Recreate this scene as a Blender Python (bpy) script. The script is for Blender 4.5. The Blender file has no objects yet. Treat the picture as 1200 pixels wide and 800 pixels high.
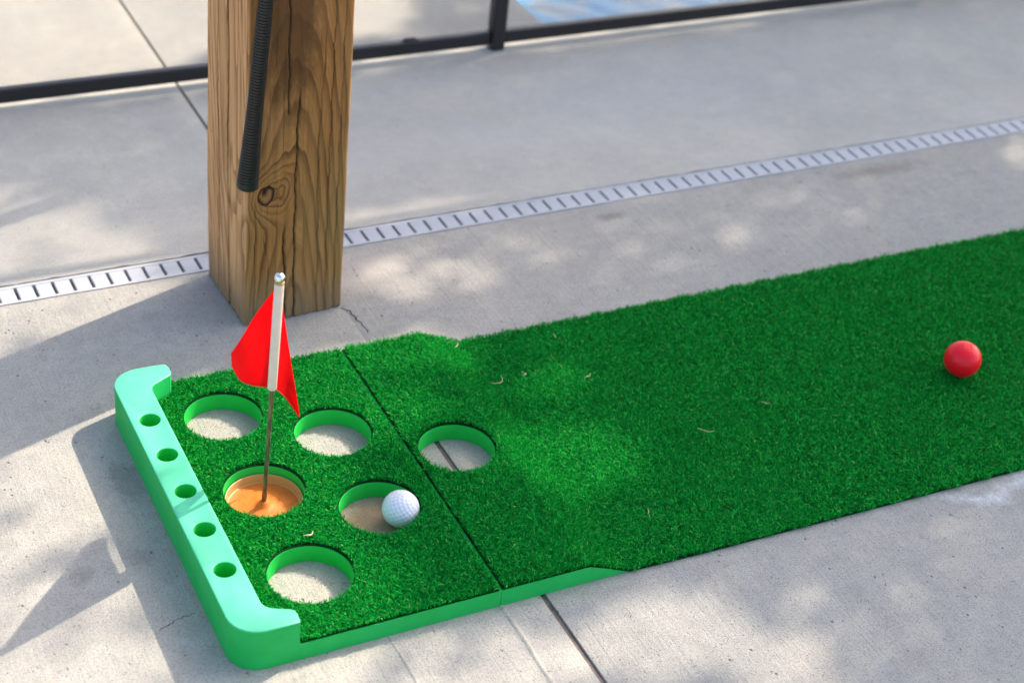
import bpy, bmesh, math, random
import numpy as np
from mathutils import Vector, Matrix
from mathutils.geometry import delaunay_2d_cdt

rng = np.random.default_rng(7)
random.seed(7)
S = bpy.context.scene
COL = S.collection

# ------------------------------------------------------------------ camera
cam_d = bpy.data.cameras.new('camera')
cam = bpy.data.objects.new('camera', cam_d)
COL.objects.link(cam)
FW = Vector((0.4111, 0.7162, -0.5640)).normalized()
RT = Vector((0.8940, -0.4376, 0.0961))
RT = (RT - FW * RT.dot(FW)).normalized()
UP = RT.cross(FW)
M3 = Matrix((RT, UP, -FW)).transposed()
cam.matrix_world = Matrix.Translation((-0.522, -1.4277, 1.2873)) @ M3.to_4x4()
cam_d.sensor_width = 36.0
cam_d.lens = 2036.4 * 36 / 1200
cam_d.clip_start = 0.05
cam_d.clip_end = 2000
cam_d.dof.use_dof = True
cam_d.dof.focus_distance = 1.97
cam_d.dof.aperture_fstop = 4.5
S.camera = cam

# ------------------------------------------------------------------ sky, sun, exposure
SUN = Vector((1.10, 0.395, 1.0)).normalized()       # towards the sun
W = bpy.data.worlds.new('World')
S.world = W
W.use_nodes = True
wn = W.node_tree
wn.nodes.clear()
sky = wn.nodes.new('ShaderNodeTexSky')
sky.sky_type = 'NISHITA'
sky.sun_disc = False
sky.sun_elevation = math.asin(SUN.z)
sky.sun_rotation = math.atan2(SUN.x, SUN.y)
sky.air_density = 1.0
sky.dust_density = 3.5
sky.ozone_density = 1.0
bg = wn.nodes.new('ShaderNodeBackground')
bg.inputs['Strength'].default_value = 0.15
wo = wn.nodes.new('ShaderNodeOutputWorld')
wn.links.new(sky.outputs[0], bg.inputs[0])
wn.links.new(bg.outputs[0], wo.inputs[0])
sun_d = bpy.data.lights.new('sun', 'SUN')
sun_d.energy = 2.7
sun_d.angle = math.radians(0.53)
sun_d.color = (1.0, 0.89, 0.74)
sun = bpy.data.objects.new('sun', sun_d)
COL.objects.link(sun)
sun.rotation_euler = SUN.to_track_quat('Z', 'Y').to_euler()
sun.location = SUN * 30
S.view_settings.view_transform = 'Standard'
S.view_settings.look = 'None'
S.view_settings.gamma = 1.0
S.view_settings.use_curve_mapping = False
S.view_settings.exposure = 1.41

# ------------------------------------------------------------------ material helpers
class NT:
    def __init__(self, name):
        self.m = bpy.data.materials.new(name)
        self.m.use_nodes = True
        self.t = self.m.node_tree
        self.b = self.t.nodes['Principled BSDF']
        self.out = self.t.nodes['Material Output']

    def n(self, typ, **kw):
        nd = self.t.nodes.new(typ)
        for k, v in kw.items():
            setattr(nd, k, v)
        return nd

    def l(self, a, b):
        self.t.links.new(a, b)

    def val(self, sock, v):
        if hasattr(v, 'is_linked'):
            self.l(v, sock)
        else:
            sock.default_value = v

    def pos(self, scale=(1, 1, 1), loc=(0, 0, 0)):
        if not hasattr(self, '_tc'):
            self._tc = self.n('ShaderNodeTexCoord')
        if scale == (1, 1, 1) and loc == (0, 0, 0):
            return self._tc.outputs['Object']
        mp = self.n('ShaderNodeMapping')
        mp.inputs['Scale'].default_value = scale
        mp.inputs['Location'].default_value = loc
        self.l(self._tc.outputs['Object'], mp.inputs['Vector'])
        return mp.outputs[0]

    def noise(self, vec, scale, detail=4, rough=.55, dist=0.0):
        nd = self.n('ShaderNodeTexNoise')
        self.l(vec, nd.inputs['Vector'])
        nd.inputs['Scale'].default_value = scale
        nd.inputs['Detail'].default_value = detail
        nd.inputs['Roughness'].default_value = rough
        nd.inputs['Distortion'].default_value = dist
        return nd.outputs[0]

    def voro(self, vec, scale, feat='F1', rand=1.0):
        nd = self.n('ShaderNodeTexVoronoi', feature=feat)
        self.l(vec, nd.inputs['Vector'])
        nd.inputs['Scale'].default_value = scale
        nd.inputs['Randomness'].default_value = rand
        return nd

    def ramp(self, fac, stops, interp='LINEAR'):
        nd = self.n('ShaderNodeValToRGB')
        cr = nd.color_ramp
        cr.interpolation = interp
        while len(cr.elements) < len(stops):
            cr.elements.new(.5)
        for e, (p, c) in zip(cr.elements, stops):
            e.position = p
            e.color = (c, c, c, 1) if not hasattr(c, '__len__') else (*c[:3], 1)
        self.l(fac, nd.inputs[0])
        return nd.outputs[0]

    def math(self, op, a, b=0.0, c=0.0, clamp=False):
        nd = self.n('ShaderNodeMath', operation=op)
        nd.use_clamp = clamp
        self.val(nd.inputs[0], a)
        self.val(nd.inputs[1], b)
        if op in ('MULTIPLY_ADD', 'SMOOTH_MIN', 'SMOOTH_MAX'):
            self.val(nd.inputs[2], c)
        return nd.outputs[0]

    def sep(self, vec):
        nd = self.n('ShaderNodeSeparateXYZ')
        self.l(vec, nd.inputs[0])
        return nd.outputs

    def mix(self, fac, a, b, mode='MIX'):
        nd = self.n('ShaderNodeMix', data_type='RGBA', blend_type=mode)
        self.val(nd.inputs['Factor'], fac)
        for s, v in (('A', a), ('B', b)):
            sk = [i for i in nd.inputs if i.name == s and i.type == 'RGBA'][0]
            if hasattr(v, 'is_linked'):
                self.l(v, sk)
            else:
                sk.default_value = (*v[:3], 1)
        return [o for o in nd.outputs if o.type == 'RGBA'][0]

    def bump(self, h, strength=.3, dist=.001, prev=None):
        nd = self.n('ShaderNodeBump')
        nd.inputs['Strength'].default_value = strength
        nd.inputs['Distance'].default_value = dist
        self.l(h, nd.inputs['Height'])
        if prev is not None:
            self.l(prev, nd.inputs['Normal'])
        return nd.outputs[0]

    def done(self, color=None, rough=.6, spec=.5, normal=None, metal=0.0, **kw):
        b = self.b
        if color is not None:
            if hasattr(color, 'is_linked'):
                self.l(color, b.inputs['Base Color'])
            else:
                b.inputs['Base Color'].default_value = (*color[:3], 1)
        self.val(b.inputs['Roughness'], rough)
        b.inputs['Specular IOR Level'].default_value = spec
        b.inputs['Metallic'].default_value = metal
        if normal is not None:
            self.l(normal, b.inputs['Normal'])
        for k, v in kw.items():
            self.val(b.inputs[k], v)
        return self.m

    def spot(self, x, y, r, wob=.6, soft=.35, scale=40, sx=1.0, sy=1.0, rot=0.0):
        """0..1 mask of an uneven stain round (x, y)"""
        mp = self.n('ShaderNodeMapping', vector_type='TEXTURE')
        mp.inputs['Location'].default_value = (x, y, 0)
        mp.inputs['Rotation'].default_value = (0, 0, rot)
        mp.inputs['Scale'].default_value = (r * sx, r * sy, 1e3)
        self.l(self.pos(), mp.inputs['Vector'])
        ln = self.n('ShaderNodeVectorMath', operation='LENGTH')
        self.l(mp.outputs[0], ln.inputs[0])
        nz = self.noise(self.pos(), scale, 5, .6)
        d = self.math('MULTIPLY_ADD', self.math('SUBTRACT', nz, .5), wob * 2, ln.outputs['Value'])
        return self.ramp(d, [(1 - soft, 1.0), (1.0, 0.0)])


def concrete(name, base, grain, smooth=False):
    t = NT(name)
    P = t.pos()
    big = t.noise(P, 2.3, 4, .6)
    mid = t.noise(P, 11, 5, .65)
    fine = t.noise(P, 330, 6, .75)
    sand = t.noise(P, 900, 3, .6)
    c = t.ramp(big, [(.3, tuple(v * .86 for v in base)), (.52, base), (.72, tuple(v * w for v, w in zip(base, (1.10, 1.08, 1.05))))])
    c = t.mix(t.ramp(mid, [(.38, .55), (.62, 0.0)]), c, tuple(v * w for v, w in zip(base, (.80, .80, .82))))
    c = t.mix(t.ramp(t.noise(P, 5.3, 5, .6, .6), [(.55, 0.0), (.72, .5)]), c, tuple(v * w for v, w in zip(base, (1.10, 1.03, .93))))
    # mottled cement paste at several sizes
    c = t.mix(t.math('MULTIPLY', t.ramp(t.noise(P, 48, 6, .75), [(.36, 1.0), (.56, 0.0)]), .42 * grain), c, tuple(v * .62 for v in base))
    c = t.mix(t.math('MULTIPLY', t.ramp(t.noise(P, 37, 6, .75), [(.52, 0.0), (.70, 1.0)]), .38 * grain), c, tuple(min(.9, v * 1.28) for v in base))
    c = t.mix(t.math('MULTIPLY', t.ramp(fine, [(.34, 1.0), (.52, 0.0)]), .60 * grain), c, (.15, .145, .135))
    c = t.mix(t.math('MULTIPLY', t.ramp(sand, [(.45, 0.0), (.72, 1.0)]), .40 * grain), c, (.80, .77, .70))
    # scattered dark pits and bits of grit
    v = t.voro(P, 75)
    pit = t.math('MULTIPLY', t.ramp(v.outputs['Distance'], [(.06, 1.0), (.17, 0.0)]),
                 t.ramp(t.noise(P, 34, 3, .5), [(.52, 0.0), (.60, 1.0)]))
    v2 = t.voro(t.pos((1, 1.6, 1)), 210)
    pit2 = t.math('MULTIPLY', t.ramp(v2.outputs['Distance'], [(.10, 1.0), (.24, 0.0)]),
                  t.ramp(t.noise(P, 60, 3, .5), [(.50, 0.0), (.60, .8)]))
    pits = t.math('MAXIMUM', pit, pit2)
    c = t.mix(t.math('MULTIPLY', pits, .62 * grain), c, (.075, .068, .06))
    h = t.math('MULTIPLY_ADD', fine, 1.0, t.math('MULTIPLY', sand, .5))
    h = t.math('MULTIPLY_ADD', pits, -1.4, h)
    # broom strokes run along the slab
    br = t.noise(t.pos((170, 9, 1)), 1.0, 3, .6, .4)
    h = t.math('MULTIPLY_ADD', br, .8 if not smooth else .25, h)
    h = t.math('MULTIPLY_ADD', mid, 1.2, h)
    nm = t.bump(h, .8 * grain, .0018)
    return t, c, nm, mid


BASE = (.44, .410, .355)
t, c, nm, mid = concrete('rough_patio_concrete', BASE, 1.0)
white = (.78, .79, .80)
for a in ((.800, -.268, .060, 1.0, .22, -.45), (.842, -.275, .040, .9, .45, .5), (.905, -.290, .060, 1.0, .26, 1.9), (.885, -.262, .045, 1.0, .3, .2)):
    sp = t.math('MULTIPLY', t.spot(a[0], a[1], a[2], .75, .9, 60, a[3], a[4], a[5]), t.ramp(t.noise(t.pos(), 130, 5, .75), [(.36, .25), (.62, 1.0)]))
    c = t.mix(t.math('MULTIPLY', sp, .62), c, white)
# rusty soil stain in the cup hole, dark old drips near the rail, old tool marks beside the drain
c = t.mix(t.math('MULTIPLY', t.spot(.112, -.07, .060, .25, .5, 40), .75), c, (.33, .20, .10))
c = t.mix(t.math('MULTIPLY', t.spot(-.128, .095, .040, .9, .7, 90, .6, 1.3), .38), c, (.12, .115, .105))
c = t.mix(t.math('MULTIPLY', t.spot(-.150, -.035, .020, .9, .7, 120), .3), c, (.12, .115, .105))
c = t.mix(t.math('MULTIPLY', t.spot(-.215, -.045, .018, 1.2, .7, 120), .35), c, (.14, .13, .12))
c = t.mix(t.math('MULTIPLY', t.spot(.70, .455, .020, .8, .7, 60, 1.5, .6), .6), c, (.20, .18, .15))
c = t.mix(t.math('MULTIPLY', t.spot(1.19, .455, .070, .6, .8, 40, 1.6, .35), .6), c, (.24, .21, .17))
c = t.mix(t.math('MULTIPLY', t.spot(.30, .42, .10, .9, .7, 26, 1.3, .7), .35), c, (.56, .50, .44))
M_ROUGH = t.done(c, .86, .25, nm)

t, c, nm, mid = concrete('smooth_patio_concrete', (.51, .475, .405), .55, True)
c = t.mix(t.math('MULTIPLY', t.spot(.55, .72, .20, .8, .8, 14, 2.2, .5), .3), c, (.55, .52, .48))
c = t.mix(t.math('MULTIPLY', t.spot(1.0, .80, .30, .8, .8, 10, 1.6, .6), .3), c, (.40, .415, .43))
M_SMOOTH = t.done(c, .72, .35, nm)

t = NT('joint_sealant')
M_JOINT = t.done(t.ramp(t.noise(t.pos(), 120, 4), [(.3, (.11, .085, .07)), (.7, (.21, .17, .145))]), .9, .2,
                 t.bump(t.noise(t.pos(), 300, 4), .6, .001))
t = NT('soil_and_lawn')
M_SOIL = t.done(t.ramp(t.noise(t.pos(), 9, 6, .7), [(.35, (.05, .06, .025)), (.65, (.07, .10, .03))]), .95, .1)

# ------------------------------------------------------------------ mesh helpers
def link(name, me, mat=None, parent=None, smooth=False):
    o = bpy.data.objects.new(name, me)
    COL.objects.link(o)
    if mat is not None:
        for m in (mat if isinstance(mat, (list, tuple)) else (mat,)):
            me.materials.append(m)
    if smooth:
        me.polygons.foreach_set('use_smooth', [True] * len(me.polygons))
    if parent is not None:
        o.parent = parent
    return o

def thing(name, label, cat, loc=(0, 0, 0), group=None):
    o = bpy.data.objects.new(name, None)
    o.empty_display_size = .05
    COL.objects.link(o)
    o.location = loc
    o['label'] = label
    o['category'] = cat
    if group:
        o['group'] = group
    return o

def tag(o, label, cat, group=None):
    o['label'] = label
    o['category'] = cat
    if group:
        o['group'] = group
    return o

def mesh_from(verts, faces, name='mesh'):
    me = bpy.data.meshes.new(name)
    me.from_pydata([tuple(v) for v in verts], [], [tuple(f) for f in faces])
    me.update()
    return me

def in_poly(px, py, poly):
    r = False
    n = len(poly)
    for i in range(n):
        x1, y1 = poly[i]
        x2, y2 = poly[i - 1]
        if (y1 > py) != (y2 > py) and px < (x2 - x1) * (py - y1) / (y2 - y1) + x1:
            r = not r
    return r

def circle(cx, cy, r, n=48):
    return [(cx + r * math.cos(2 * math.pi * k / n), cy + r * math.sin(2 * math.pi * k / n)) for k in range(n)]

def plate(outer, holes, z0, ztop, bevel=.0, seg=2, extra=None, name='plate', side_mat=0):
    """a flat piece with real holes; ztop is a number or a function of (x, y)"""
    zt = ztop if callable(ztop) else (lambda x, y: ztop)
    pts, edges = [], []
    for loop in [outer] + holes:
        s = len(pts)
        pts += [Vector(p) for p in loop]
        edges += [(s + k, s + (k + 1) % len(loop)) for k in range(len(loop))]
    for a, b in (extra or []):
        s = len(pts)
        pts += [Vector(a), Vector(b)]
        edges.append((s, s + 1))
    vo, eo, fo, *_ = delaunay_2d_cdt(pts, edges, [], 0, 1e-7)
    bm = bmesh.new()
    top = [bm.verts.new((v.x, v.y, zt(v.x, v.y))) for v in vo]
    bot = [bm.verts.new((v.x, v.y, z0)) for v in vo]
    keep = []
    for f in fo:
        cx = sum(vo[i].x for i in f) / 3
        cy = sum(vo[i].y for i in f) / 3
        if in_poly(cx, cy, outer) and not any(in_poly(cx, cy, h) for h in holes):
            keep.append(f)
    cnt = {}
    for f in keep:
        bm.faces.new([top[i] for i in f])
        bm.faces.new([bot[i] for i in reversed(f)])
        for k in range(3):
            a, b = f[k], f[(k + 1) % 3]
            cnt[(a, b)] = 1
    for a, b in list(cnt):
        if (b, a) not in cnt:
            fc = bm.faces.new([bot[a], bot[b], top[b], top[a]])
            fc.material_index = side_mat
    loose = [v for v in bm.verts if not v.link_faces]
    bmesh.ops.delete(bm, geom=loose, context='VERTS')
    bmesh.ops.recalc_face_normals(bm, faces=bm.faces)
    if bevel:
        es = [e for e in bm.edges if len(e.link_faces) == 2 and
              sorted([round(abs(f.normal.z)) for f in e.link_faces]) == [0, 1] and
              e.verts[0].co.z > z0 + 1e-5 and e.verts[1].co.z > z0 + 1e-5]
        bmesh.ops.bevel(bm, geom=es, offset=bevel, segments=seg, profile=.5, affect='EDGES', clamp_overlap=True)
    me = bpy.data.meshes.new(name)
    bm.to_mesh(me)
    bm.free()
    return me

def shade_auto(o, ang=35):
    me = o.data
    bm = bmesh.new()
    bm.from_mesh(me)
    for f in bm.faces:
        f.smooth = True
    for e in bm.edges:
        if len(e.link_faces) == 2 and e.calc_face_angle(0) > math.radians(ang):
            e.smooth = False
    bm.to_mesh(me)
    bm.free()

def box_mesh(sx, sy, sz, bevel=0.0, name='box'):
    """box with its base centre at the origin"""
    bm = bmesh.new()
    bmesh.ops.create_cube(bm, size=1)
    for v in bm.verts:
        v.co = Vector((v.co.x * sx, v.co.y * sy, (v.co.z + .5) * sz))
    if bevel:
        bmesh.ops.bevel(bm, geom=bm.edges[:], offset=bevel, segments=2, profile=.5, affect='EDGES')
    me = bpy.data.meshes.new(name)
    bm.to_mesh(me)
    bm.free()
    return me

def lathe(path, prof, n=24, caps=True, name='lathe'):
    """path: list of (point, radius) along an axis given by points"""
    vs, fs = [], []
    P = [Vector(p) for p, r in prof]
    for k, (p, r) in enumerate(prof):
        a = P[min(k + 1, len(P) - 1)] - P[max(k - 1, 0)]
        if path is not None:
            a = Vector(path)
        a.normalize()
        x = a.orthogonal().normalized() if path is None else a.cross(Vector((0, 1, 0.01))).normalized()
        y = a.cross(x)
        for j in range(n):
            t_ = 2 * math.pi * j / n
            vs.append(Vector(p) + (x * math.cos(t_) + y * math.sin(t_)) * r)
    for k in range(len(prof) - 1):
        for j in range(n):
            fs.append((k * n + j, k * n + (j + 1) % n, (k + 1) * n + (j + 1) % n, (k + 1) * n + j))
    if caps:
        fs.append(tuple(reversed(range(n))))
        fs.append(tuple((len(prof) - 1) * n + j for j in range(n)))
    me = mesh_from(vs, fs, name)
    bm = bmesh.new()
    bm.from_mesh(me)
    bmesh.ops.recalc_face_normals(bm, faces=bm.faces)
    bm.to_mesh(me)
    bm.free()
    return me

# ------------------------------------------------------------------ the setting: ground, slabs, joints
g = link('ground', mesh_from([(-400, -400, -.20), (400, -400, -.20), (400, 400, -.20), (-400, 400, -.20)], [(0, 1, 2, 3)]), M_SOIL)
g['kind'] = 'structure'

patio = bpy.data.objects.new('patio', None)
COL.objects.link(patio)
patio['kind'] = 'structure'

YAW = .0052
def wavy_edge(x0, x1, y0, amp, step, flip):
    """an uneven cast edge along the drain"""
    xs = list(np.arange(x0, x1, step)) + [x1]
    ph = rng.uniform(0, 6, 4)
    out = []
    for x in xs:
        w = amp * (.5 * math.sin(x * 37 + ph[0]) + .3 * math.sin(x * 91 + ph[1]) + .5 * rng.uniform(-1, 1))
        if abs(x) > 3:
            w = 0
        out.append((x, y0 + YAW * x + (abs(w) if flip else -abs(w))))
    return out

XA, XB = .2320, .2390
d0, d1 = .4880, .5300
near_left = [(-5, -5), (XA + .010, -5), (XA, -.3), (XA - .0005, .1), (XA + .0033, .19)] + list(reversed(wavy_edge(-5, XA + .0033, d0 - .001, .0012, .02, False)))
near_right = [(5, -5), (5, d0 + YAW * 5)] + list(reversed(wavy_edge(XB - .0034, 4.9, d0 - .001, .0012, .02, False))) + [(XB - .0034, .19), (XB - .0005, .1), (XB, -.3), (XB + .010, -5)]
near_right = near_right[::-1]
POOLX, POOLY = .91, 1.060
corner = [(POOLX + .04 - .04 * math.cos(a), POOLY + .04 - .04 * math.sin(a)) for a in np.linspace(0, math.pi / 2, 8)]
far_left = wavy_edge(-5, .2155, d1 + .0020, .0034, .012, True) + [(.2155, 6), (-5, 6)]
far_right = wavy_edge(.2205, 5, d1 + .0018, .0028, .012, True) + [(5, POOLY)] + list(reversed(corner)) + [(POOLX, 6), (.2205, 6)]
for poly, mat in ((near_left, M_ROUGH), (near_right, M_ROUGH), (far_left, M_SMOOTH), (far_right, M_SMOOTH)):
    o = link('slab', plate(poly, [], -.20, 0.0, .0022, 2), mat, patio)
    shade_auto(o, 40)
def strip(name, x0, x1, y0, y1, z0, z1, mat, parent):
    return link(name, mesh_from([(x0, y0, z0), (x1, y0, z0), (x1, y1, z0), (x0, y1, z0), (x0, y0, z1), (x1, y0, z1), (x1, y1, z1), (x0, y1, z1)],
                [(3, 2, 1, 0), (4, 5, 6, 7), (0, 1, 5, 4), (1, 2, 6, 5), (2, 3, 7, 6), (3, 0, 4, 7)]), mat, parent)
strip('joint_filler', .225, .256, -5, .484, -.19, -.0026, M_JOINT, patio)
strip('joint_filler', .213, .2235, .54, 5.9, -.19, -.006, M_JOINT, patio)

# raised trowel ridges left beside the joint
def ridge(x, y0, y1, w, h):
    vs, fs = [], []
    ys = np.arange(y0, y1, .006)
    for k, y in enumerate(ys):
        j = .0007 * math.sin(y * 60) + rng.uniform(-.0004, .0004)
        hh = h * rng.uniform(.6, 1.1) * min(1, (k + 1) / 3)
        for u, z in ((-1, -.0004), (-.45, .75 * hh), (.1, hh), (.6, .5 * hh), (1, -.0004)):
            vs.append((x + j + u * w / 2, y, z))
    for k in range(len(ys) - 1):
        for u in range(4):
            a = k * 5 + u
            fs.append((a, a + 1, a + 6, a + 5))
    return link('trowel_ridge', mesh_from(vs, fs), M_ROUGH, patio, True)
ridge(.1853, -1.2, -.2, .0075, .0016)
ridge(.0548, -1.2, -.2, .006, .0009)

# hairline crack running from the timber post
t = NT('crack_dark')
M_CRACK = t.done((.05, .045, .04), .95, .1)
cr = [(.2318, .349), (.2345, .343), (.2405, .3385), (.2395, .330), (.2425, .3235), (.2405, .316), (.2440, .309), (.2428, .301), (.2455, .292), (.2440, .284)]
cr2 = [(-.205, -.1560), (-.190, -.1545), (-.178, -.1500), (-.166, -.1490), (-.154, -.1440), (-.145, -.1435), (-.134, -.1390), (-.122, -.1385), (-.112, -.1350)]
def crack(pts, wide):
    vs = []
    for k, (x, y) in enumerate(pts):
        a = Vector(pts[min(k + 1, len(pts) - 1)]) - Vector(pts[max(k - 1, 0)])
        nrm = Vector((-a.y, a.x)).normalized() * (wide + wide * .8 * rng.random()) * (1.15 - .5 * k / len(pts))
        vs += [(x - nrm.x, y - nrm.y, .0003), (x + nrm.x, y + nrm.y, .0003)]
    fs = [(2 * k, 2 * k + 1, 2 * k + 3, 2 * k + 2) for k in range(len(pts) - 1)]
    link('crack', mesh_from(vs, fs), M_CRACK, patio)
def rough_line(pts, n, amp):
    out = []
    for (x0, y0), (x1, y1) in zip(pts[:-1], pts[1:]):
        for k in range(n):
            u = k / n
            out.append((x0 + (x1 - x0) * u + rng.normal(0, amp), y0 + (y1 - y0) * u + rng.normal(0, amp)))
    return out + [pts[-1]]
crack(rough_line(cr, 3, .0005), .0007)
crack(rough_line(cr2[3:-1], 3, .0012), .00030)

# ------------------------------------------------------------------ pool water beyond the fence
t = NT('pool_water')
wv = t.n('ShaderNodeTexWave', wave_type='BANDS', bands_direction='DIAGONAL')
t.l(t.pos(), wv.inputs['Vector'])
wv.inputs['Scale'].default_value = 7
wv.inputs['Distortion'].default_value = 6
wv.inputs['Detail'].default_value = 3
h = t.math('MULTIPLY_ADD', t.noise(t.pos(), 9, 3, .5, .8), 1.2, wv.outputs['Fac'])
M_WATER = t.done(t.ramp(t.noise(t.pos(), 6, 3, .5, 1.0), [(.3, (.05, .27, .52)), (.5, (.14, .34, .50)), (.66, (.42, .38, .30))]), .06, .6, t.bump(h, .06, .02))  # tan patches put sun streaks and mesh moiré into the water colour
wpts = [(POOLX + .004, 5.9), (POOLX + .004, POOLY + .12)] + [(x + .004, y + .004) for x, y in corner] + [(4.9, POOLY + .004), (4.9, 5.9)]
o = link('pool_water', plate(wpts[::-1], [], -.199, -.045, 0), M_WATER)
o['kind'] = 'structure'

# ------------------------------------------------------------------ drain
t = NT('white_drain_plastic')
cc = t.ramp(t.noise(t.pos(), 14, 4, .6), [(.35, (.39, .40, .42)), (.7, (.49, .49, .50))])
cc = t.mix(t.math('MULTIPLY', t.ramp(t.noise(t.pos(), 130, 4, .7), [(.56, 0.0), (.68, 1.0)]), .35), cc, (.45, .40, .34))
M_GRATE = t.done(cc, .45, .5)
t = NT('drain_trough_dark')
M_TROUGH = t.done((.06, .045, .04), .8, .3)
drain = thing('trench_drain', 'long white plastic slotted drain grate set into the concrete behind the post', 'drain', (0, 0, 0))
drain.rotation_euler = (0, 0, YAW)
PITCH, S0, NSL = .0244, -.1545, 92
SW = .0042
ys0, ys1 = .4935, .5235
xL, xR = S0 - 6 * PITCH, S0 + NSL * PITCH
strip('rail', xL, xR, d0 + .0008, ys0, -.010, .0004, M_GRATE, drain)
strip('rail', xL, xR, ys1, d1 - .0008, -.010, .0004, M_GRATE, drain)
barm = box_mesh(PITCH - SW, ys1 - ys0 - .0004, .0094, .0006, 'bar')
barm.materials.append(M_GRATE)
for k in range(-5, NSL):
    o = bpy.data.objects.new('bar', barm)
    COL.objects.link(o)
    o.parent = drain
    o.location = (S0 + (k - .5) * PITCH, (ys0 + ys1) / 2, -.0092)
strip('trough', xL, xR, d0 + .001, d1 - .001, -.19, -.045, M_TROUGH, drain)

# ------------------------------------------------------------------ pool fence
t = NT('black_powder_coat')
M_BLACK = t.done((.012, .012, .014), .42, .5, t.bump(t.noise(t.pos(), 400, 2), .15, .0005))
t = NT('black_fence_mesh')
M_MESH = t.done((.02, .02, .022), .6, .3)
FY = 1.023
fence = thing('pool_fence', 'black mesh safety fence with bottom rail between patio and pool', 'fence', (0, FY, 0))
FX0, FX1, FH = -2.2, 3.6, 1.22
PX = .783
link('bottom_rail', box_mesh(PX - FX0 - .014, .014, .024, .003), M_BLACK, fence).location = ((PX + FX0) / 2 - .007, 0, .0095)
link('bottom_rail', box_mesh(FX1 - PX - .014, .014, .024, .003), M_BLACK, fence).location = ((PX + FX1) / 2 + .007, 0, .0095)
for x in (PX, PX - 2.2, PX + 2.2):
    link('post', box_mesh(.0255, .0255, FH + .03, .004), M_BLACK, fence).location = (x, 0, 0)
for x0, x1 in ((FX0, PX - .014), (PX + .014, FX1)):
    link('top_rail', box_mesh(x1 - x0, .014, .024, .003), M_BLACK, fence).location = ((x0 + x1) / 2, 0, FH - .024)
bumpm = lathe((1, 0, 0), [((-.018, 0, 0), .001), ((-.010, 0, 0), .005), ((.006, 0, 0), .005), ((.016, 0, 0), .001)], 10)
link('rail_clip', bumpm, M_BLACK, fence).location = (.622, 0, .0335)
# woven threads: real, one thin strip per thread
def mesh_threads(x0, x1, z0, z1, pitch, w):
    xs = np.arange(x0, x1, pitch)
    zs = np.arange(z0, z1, pitch)
    V, F = [], []
    for x in xs:
        b = len(V)
        V += [(x - w, 0, z0), (x, -w, z0), (x + w, 0, z0), (x - w, 0, z1), (x, -w, z1), (x + w, 0, z1)]
        F += [(b, b + 1, b + 4, b + 3), (b + 1, b + 2, b + 5, b + 4)]
    for z in zs:
        b = len(V)
        V += [(x0, 0, z - w), (x0, .0 - w, z), (x0, 0, z + w), (x1, 0, z - w), (x1, -w, z), (x1, 0, z + w)]
        F += [(b, b + 3, b + 4, b + 1), (b + 1, b + 4, b + 5, b + 2)]
    return mesh_from(V, F)
for x0, x1 in ((FX0, PX - .012), (PX + .012, FX1)):
    o = link('mesh_panel', mesh_threads(x0, x1, .03, FH - .02, .0030, .00024), M_MESH, fence)
    o['kind'] = 'stuff'

# ------------------------------------------------------------------ timber post
PS = .1365
PYAW = .0416
post = thing('timber_post', 'square weathered timber post standing on the concrete beside the drain', 'post', (.0967, .3456, 0))
post.rotation_euler = (0, 0, PYAW)

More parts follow.
